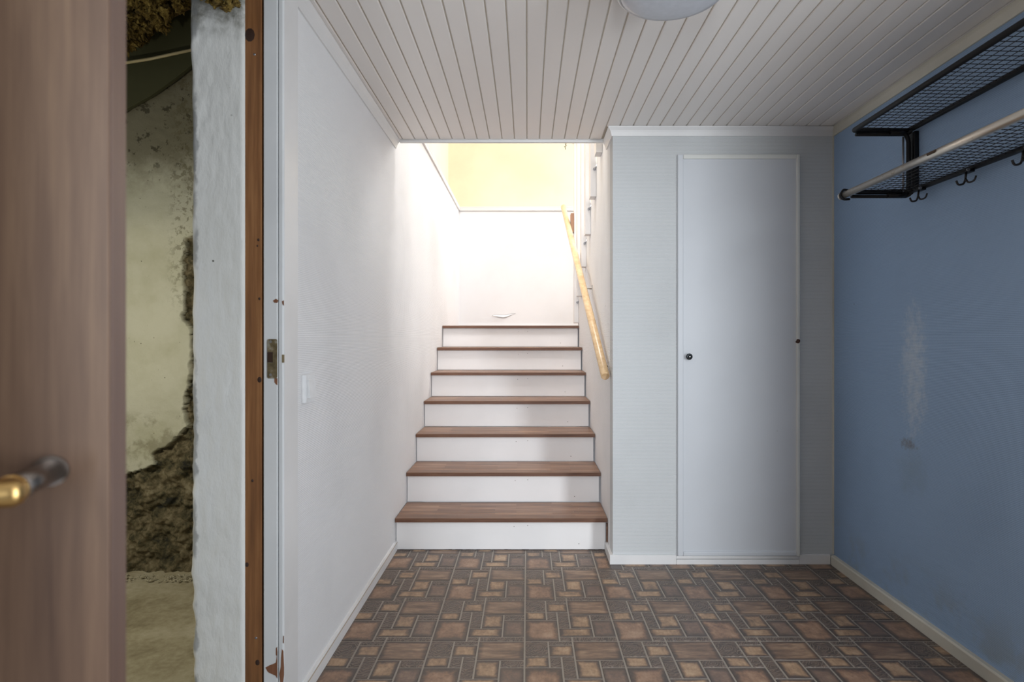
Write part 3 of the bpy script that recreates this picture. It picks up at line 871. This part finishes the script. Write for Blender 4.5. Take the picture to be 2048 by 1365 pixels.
# cover board behind the bead that meets the wallpaper
wall('trim_9', jx2 + .0006, XL + .0015, YJ + .008, 1.765, 0, 2.30, M['white_trim'])

sdx0 = (489.5 - VPX) / F * 1.664; sdx1 = (523.5 - VPX) / F * 1.664
sd = thing('timber_stud', ((sdx0 + sdx1) / 2, 1.664, 0), 'rough brown pine stud between the masonry and the door frame', 'timber')
gx = sd.location.x
def stud_mesh():
    bm = bmesh.new(); add_box(bm, sdx0 - gx, sdx1 - gx, 0, .095, 0, 2.32); return bm
bmobj('beam', stud_mesh(), M['stud'], sd, bevel=.002)
for pxp, pyp, r_, mt in ((505, 962, .0032, 'x'), (521, 760, .0060, 'k'), (519, 598, .003, 'k'), (517, 480, .003, 'k'), (515, 492, .0022, 'k'), (494, 1130, .005, 'k'), (496, 70, .014, 'k'), (509, 109, .0034, 's'), (512, 1277, .0034, 's'), (515, 1326, .0060, 'k')):
    bm = bmesh.new(); x = (pxp - VPX) / F * 1.664 - gx; z = CAMZ + (VPY - pyp) / F * 1.664
    x = min(max(x, sdx0 - gx + r_), sdx1 - gx - r_)
    add_lathe(bm, [(0, .0014), (r_ * .7, .0012), (r_, 0)], 10, lambda a, b, h: (x + a, -.0003 - h, z + b * (1.0 if mt == 's' else 1.35)))
    bmobj('screw' if mt == 's' else 'knot', bm, M['dull_steel'] if mt == 's' else M.setdefault('knot', plain('dark_knot', (.04, .016, .008), .6)), sd, smooth=True)
wall('gap_shade_strip', sdx1 + .0004, jx0 - .0004, 1.68, 1.75, 0, 2.30, M['dark'])  # near-black strip stands in for shade in the gap beside the stud

# masonry end of the partition: front face toward the camera, wavering broken left edge
bm = bmesh.new(); YP = 1.655
nx_, nz2 = 26, 280
xr_ = (487 - VPX) / F * YP
grid = []
for j in range(nz2 + 1):
    z = 2.34 * j / nz2
    e = (384 - VPX) / F * YP
    e += .004 * mnoise.noise(Vector((0, 3.1, z * 3.0))) + .0035 * mnoise.noise(Vector((5, 1, z * 14))) + .0025 * mnoise.noise(Vector((9, 1, z * 45))) * (1 if z < 1.05 else .25)
    if z < .42: e += .006 * (.5 + mnoise.noise(Vector((2, 2, z * 18))))
    if z > 1.75: e += -.006 * (z - 1.75) / .3
    row = []
    for i in range(nx_ + 1):
        u = i / nx_; x = e + (xr_ - e) * u
        y = YP + .0025 * mnoise.noise(Vector((x * 9, 0, z * 6))) + .0018 * mnoise.noise(Vector((x * 45, 4, z * 22)))
        if u < .06: y += .006 * (1 - u / .06) ** 2
        if u > .97: y += .004
        row.append(bm.verts.new((x, y, z)))
    grid.append(row)
for j in range(nz2):
    for i in range(nx_): bm.faces.new([grid[j][i], grid[j][i + 1], grid[j + 1][i + 1], grid[j + 1][i]])
# sides and back as one closed skirt
bk = [[bm.verts.new((g[0].co.x, 2.95, g[0].co.z)), bm.verts.new((xr_, 2.95, g[0].co.z))] for g in grid]
for j in range(nz2):
    bm.faces.new([grid[j][0], grid[j + 1][0], bk[j + 1][0], bk[j][0]]); bm.faces.new([grid[j][-1], bk[j][1], bk[j + 1][1], grid[j + 1][-1]])
    bm.faces.new([bk[j][0], bk[j + 1][0], bk[j + 1][1], bk[j][1]])
struct(bmobj('wall_partition', bm, M['pillar'], smooth=True), 'pale painted masonry wall end between the cellar and the hall')

# ------------------------------------------------------------------ cellar behind the partition
YW = 2.83; K = YW / F
def wp(x, y): return ((x - VPX) * K, CAMZ + (VPY - y) * K)
poly = [wp(*p) for p in ((100, 985), (190, 965), (253, 951), (270, 946), (287, 938), (300, 934), (311, 928), (309, 907), (319, 897), (332, 892), (345, 886), (353, 874), (362, 868), (372, 858), (381, 852), (376, 838), (372, 820), (376, 790), (384, 760), (386, 700), (383, 655), (369, 640), (373, 615), (376, 598), (371, 554), (367, 516), (378, 491), (373, 480), (387, 473), (560, 440), (560, -300), (100, -300))]


def inside(x, z):
    c = False; j = len(poly) - 1
    for i in range(len(poly)):
        xi, zi = poly[i]; xj, zj = poly[j]
        if (zi > z) != (zj > z) and x < (xj - xi) * (z - zi) / (zj - zi) + xi: c = not c
        j = i
    return c


xs = [-2.9, -2.6, -2.3, -2.1, -2.0]
x = -1.94
while x < -1.47: xs.append(x); x += .0055
xs += [-1.42, -1.35, -1.2, -1.0, -.9]
zs = [i * .0055 for i in range(int(2.45 / .0055) + 1)]
bm = bmesh.new(); lay = bm.verts.layers.float.new('plaster'); g = []
for z in zs:
    row = []
    for x in xs:
        jx = x + .010 * mnoise.noise(Vector((x * 26, 7, z * 26))) + .005 * mnoise.noise(Vector((x * 80, 3, z * 80)))
        jz = z + .010 * mnoise.noise(Vector((x * 26, 17, z * 26))) + .005 * mnoise.noise(Vector((x * 80, 13, z * 80)))
        p = inside(jx, jz)
        if p: y = YW - .02 + .010 * mnoise.noise(Vector((x * 4, 0, z * 4))) + .002 * mnoise.noise(Vector((x * 30, 0, z * 30)))
        else: y = YW + .012 + .035 * mnoise.fractal(Vector((x * 12, 2, z * 12)), .8, 2.1, 5) + .012 * mnoise.noise(Vector((x * 40, 5, z * 40)))
        if z < .05: y -= (.05 - z) * .4
        v = bm.verts.new((x, y, z)); v[lay] = 1.0 if p else 0.0; row.append(v)
    g.append(row)
for j in range(len(zs) - 1):
    for i in range(len(xs) - 1): bm.faces.new([g[j][i], g[j][i + 1], g[j + 1][i + 1], g[j + 1][i]])
for f in bm.faces: f.smooth = True
me = bpy.data.meshes.new('wall_cellar'); bm.to_mesh(me); bm.free()
wc = link('wall_cellar', me, M['cellar'])
struct(wc, 'flaking pale plaster over dark rubble in the cellar')
wall('wall_cellar_left', -2.95, -2.85, .6, YW + .1, 0, 2.6, M['concrete'])
wall('wall_cellar_backing', -2.95, -.77, YW + .12, YW + .2, 0, 2.6, M['dark'])
# uneven concrete floor
bm = bmesh.new(); g = []
for j in range(60):
    row = []
    for i in range(60):
        x = -2.85 + i * (2.06 / 59) ; y = 1.1 + j * (1.78 / 59)
        z = .006 * mnoise.noise(Vector((x * 5, y * 5, 0))) + .003 * mnoise.noise(Vector((x * 22, y * 22, 3))) + max(0, (y - 2.72)) * .06
        row.append(bm.verts.new((x, y, z)))
    g.append(row)
for j in range(59):
    for i in range(59): bm.faces.new([g[j][i], g[j][i + 1], g[j + 1][i + 1], g[j + 1][i]])
struct(bmobj('floor_cellar', bm, M['concrete'], smooth=True), 'dusty olive concrete cellar floor')
wall('ceiling_cellar', -2.95, XL - .13, .6, YW + .2, 2.75, 2.85, M['dark'])
# dark board above, with a sloping lower edge
def wq(x, y, Y): return ((x - VPX) / F * Y, CAMZ + (VPY - y) / F * Y)
Y0 = 2.765
pb = [wq(150, 292, Y0), wq(253, 218, Y0), wq(300, 192, Y0), wq(345, 160, Y0), wq(420, 100, Y0), wq(420, -40, Y0), wq(150, -40, Y0)]
bm = bmesh.new(); add_prism(bm, pb, Y0, Y0 + .022, lambda u, v, t: (u, t, v))
struct(bmobj('wall_cellar_board', bm, M['olive'], bevel=.002), 'dark olive board along the top of the cellar wall')


def wool(name, path, radii, label, seed, Y):
    """ragged tufted clump along a path of picture-independent points"""
    bm = bmesh.new(); rnd = random.Random(seed)
    for (x, y, z), r in zip(path, radii):
        for k in range(3):
            c = Vector((x + rnd.uniform(-r, r) * .6, y + rnd.uniform(-r, r) * .5, z + rnd.uniform(-r, r) * .5)); rr = r * rnd.uniform(.45, .8)
            res = bmesh.ops.create_icosphere(bm, subdivisions=4, radius=rr, matrix=Matrix.Translation(c))
            for v in res['verts']:
                d = (v.co - c).normalized(); q = v.co * 34 + Vector((seed, k, 0))
                q.z *= 1.9
                rg = 1 - abs(mnoise.fractal(q, .7, 2.3, 5)) * 2.2
                v.co += d * rr * (.75 * rg - .35 + .5 * mnoise.noise(v.co * 90))
                v.co.z -= max(0, mnoise.noise(v.co * 45 + Vector((7, 0, 0)))) * rr * .9
    me = bpy.data.meshes.new(name); bm.to_mesh(me); bm.free()
    o = link(name, me, M['wool'], smooth=True); o['label'] = label; o['category'] = 'insulation'; o['group'] = 'mineral wool hanging from the cellar ceiling'
    return o


def P3(x, y, Y): a, b = wq(x, y, Y); return (a, Y, b)
wool('insulation_wool', [P3(248, 60, 2.62), P3(262, 10, 2.6), P3(262, 50, 2.6), P3(285, 5, 2.62), P3(285, 40, 2.62), P3(308, 5, 2.62), P3(305, 35, 2.62), P3(330, 2, 2.62), P3(325, 22, 2.62), P3(235, 20, 2.6), P3(350, -8, 2.6)],
     [.07, .07, .06, .07, .05, .07, .045, .06, .035, .08, .05], 'yellow mineral wool sagging above the cellar wall', 3, 2.6)
wool('insulation_wool', [P3(425, -6, 1.60), P3(442, 2, 1.595), P3(452, 14, 1.595), P3(410, -10, 1.60), P3(462, -6, 1.60)], [.022, .022, .014, .02, .02], 'small yellow wool tuft on top of the masonry end', 11, 1.6)
# timber lath next to the wool
a = Vector(P3(335, 30, 2.735)); b = Vector(P3(392, 0, 2.735))
bm = bmesh.new(); add_tube(bm, [a, b], .020, 4)
tagp(bmobj('wooden_lath', bm, wood('raw_lath', (.12, .07, .03), (.22, .13, .055), (.32, .2, .09), 'X', 1, .7)), label='raw timber lath under the yellow wool at the cellar ceiling', category='timber')
a, b, c_ = P3(200, 134, 2.70), P3(300, 118, 2.70), P3(420, 92, 2.70)
o = tube('cable', [a, b, c_], .0065, M['cable'], None, 10)
tagp(o, label='cream cable stretched across the dark cellar board', category='cable')
# crumbs along the foot of the rubble
bm = bmesh.new(); rnd = random.Random(4)
for k in range(150):
    x = rnd.uniform(-1.86, -1.52); y = rnd.uniform(2.70, 2.775); r = rnd.uniform(.002, .007)
    res = bmesh.ops.create_icosphere(bm, subdivisions=1, radius=r, matrix=Matrix.Translation((x, y, .012 + r * .3)))
    for v in res['verts']: v.co.z = .012 + (v.co.z - .012) * .6
tagp(bmobj('plaster_crumbs', bm, plain('pale_crumbs', (.42, .38, .27), .9)), label='pale plaster crumbs along the foot of the cellar wall', category='debris', kind='stuff')

# ------------------------------------------------------------------ brown door, near the camera at left
d1 = bpy.data.objects.new('door_1', None); C.objects.link(d1)
ang = math.radians(18.5)
ex, ey = -.352, .511     # free edge, face side
d1.location = (ex, ey, 0); d1.rotation_euler = (0, 0, ang)
struct(d1, 'brown wood-veneered door standing open at the left edge')
leaf = box('door_leaf', -.80, -.0012, 0, .040, .02, 2.02, M['door'], parent=d1, bevel=.0015)
box('edge_shade_band', -.0011, 0, .0004, .0396, .0204, 2.0196, wood('shade_toned_door_edge', (.085, .048, .036), (.125, .072, .052), (.17, .105, .078), 'Z', .6, .5), parent=leaf)  # edge veneer coloured darker to offset the side light falling on it
hz_ = CAMZ - (942 - VPY) / F * .497
hb = -.042
nk = tube('handle_neck', [(hb, -.0003, hz_), (hb, -.004, hz_)], .0125, M['bronze'], d1, 24)
hnd = tube('door_handle', [(hb, -.0035, hz_), (hb, -.070, hz_)], [.0095, .0095], M['bronze'], d1, 28)
bm = bmesh.new()
add_tube(bm, [(hb + .0125, -.078, hz_), (hb + .0105, -.078, hz_), (hb + .006, -.078, hz_), (hb - .03, -.078, hz_), (hb - .12, -.074, hz_)], [.003, .0075, .0098, .0102, .009], 28)
bmobj('lever', bm, M['brass'], hnd, smooth=True)
tube('lever_collar', [(hb, -.066, hz_), (hb, -.070, hz_)], .0108, M['brass'], hnd, 28)

# ------------------------------------------------------------------ small sprig hanging at the ceiling edge
bm = bmesh.new(); sx = (1130.5 - VPX) / F * 3.17; z0 = ZC - .004; yy = YCE + .030
add_tube(bm, [(sx, yy, z0 + .12), (sx - .002, yy, z0), (sx + .001, yy, z0 - .012), (sx + .0, yy, z0 - .030)], .0011, 6)
for dx, dz, a in ((.008, -.016, .6), (-.005, -.022, 2.4), (.006, -.008, .9), (.001, -.032, -1.4)):
    c = Vector((sx + dx * .5, yy, z0 + dz)); d = Vector((math.cos(a), 0, math.sin(a)))
    n_ = Vector((-d.z, 0, d.x)); L_ = .006
    vs = [bm.verts.new(c - d * L_), bm.verts.new(c + n_ * .0025 + Vector((0, .001, 0))), bm.verts.new(c + d * L_), bm.verts.new(c - n_ * .0025 + Vector((0, .001, 0)))]
    bm.faces.new(vs)
tagp(bmobj('plant_sprig', bm, M['leaf']), label='tiny green plant sprig dangling at the ceiling edge over the stairs', category='plant')

# torn wallpaper low on the back wall
x0, x1 = (984 - VPX) / F * YB, (1031 - VPX) / F * YB; zz = CAMZ + (VPY - 632) / F * YB
bm = bmesh.new(); N = 12; tp = []; bt = []
for k in range(N + 1):
    u = k / N; x = x0 + (x1 - x0) * u; z = zz + .018 * u + .004 * math.sin(u * 9); w_ = .012 * math.sin(PI * min(1, u * 1.02 + .03)) + .001
    tp.append(bm.verts.new((x, YB - .0012, z))); bt.append(bm.verts.new((x, YB - .0012 - w_ * .8, z - w_ * 1.5)))
for k in range(N): bm.faces.new([tp[k], tp[k + 1], bt[k + 1], bt[k]])
o = bmobj('wallpaper_flap', bm, M['paper_white']); o.modifiers.new('s', 'SOLIDIFY').thickness = .0006
o.parent = bpy.data.objects['wall_back']
bm = bmesh.new(); vs = [bm.verts.new((x0 + (x1 - x0) * u, YB - .0006, zz + .018 * u + .004 * math.sin(u * 9) + s * .0028)) for u, s in [(k / 8, 1) for k in range(9)] + [(k / 8, 0) for k in range(8, -1, -1)]]
bm.faces.new(vs); bmobj('torn_gap', bm, plain('gap_shadow_brown', (.10, .08, .07), .9), bpy.data.objects['wall_back'])
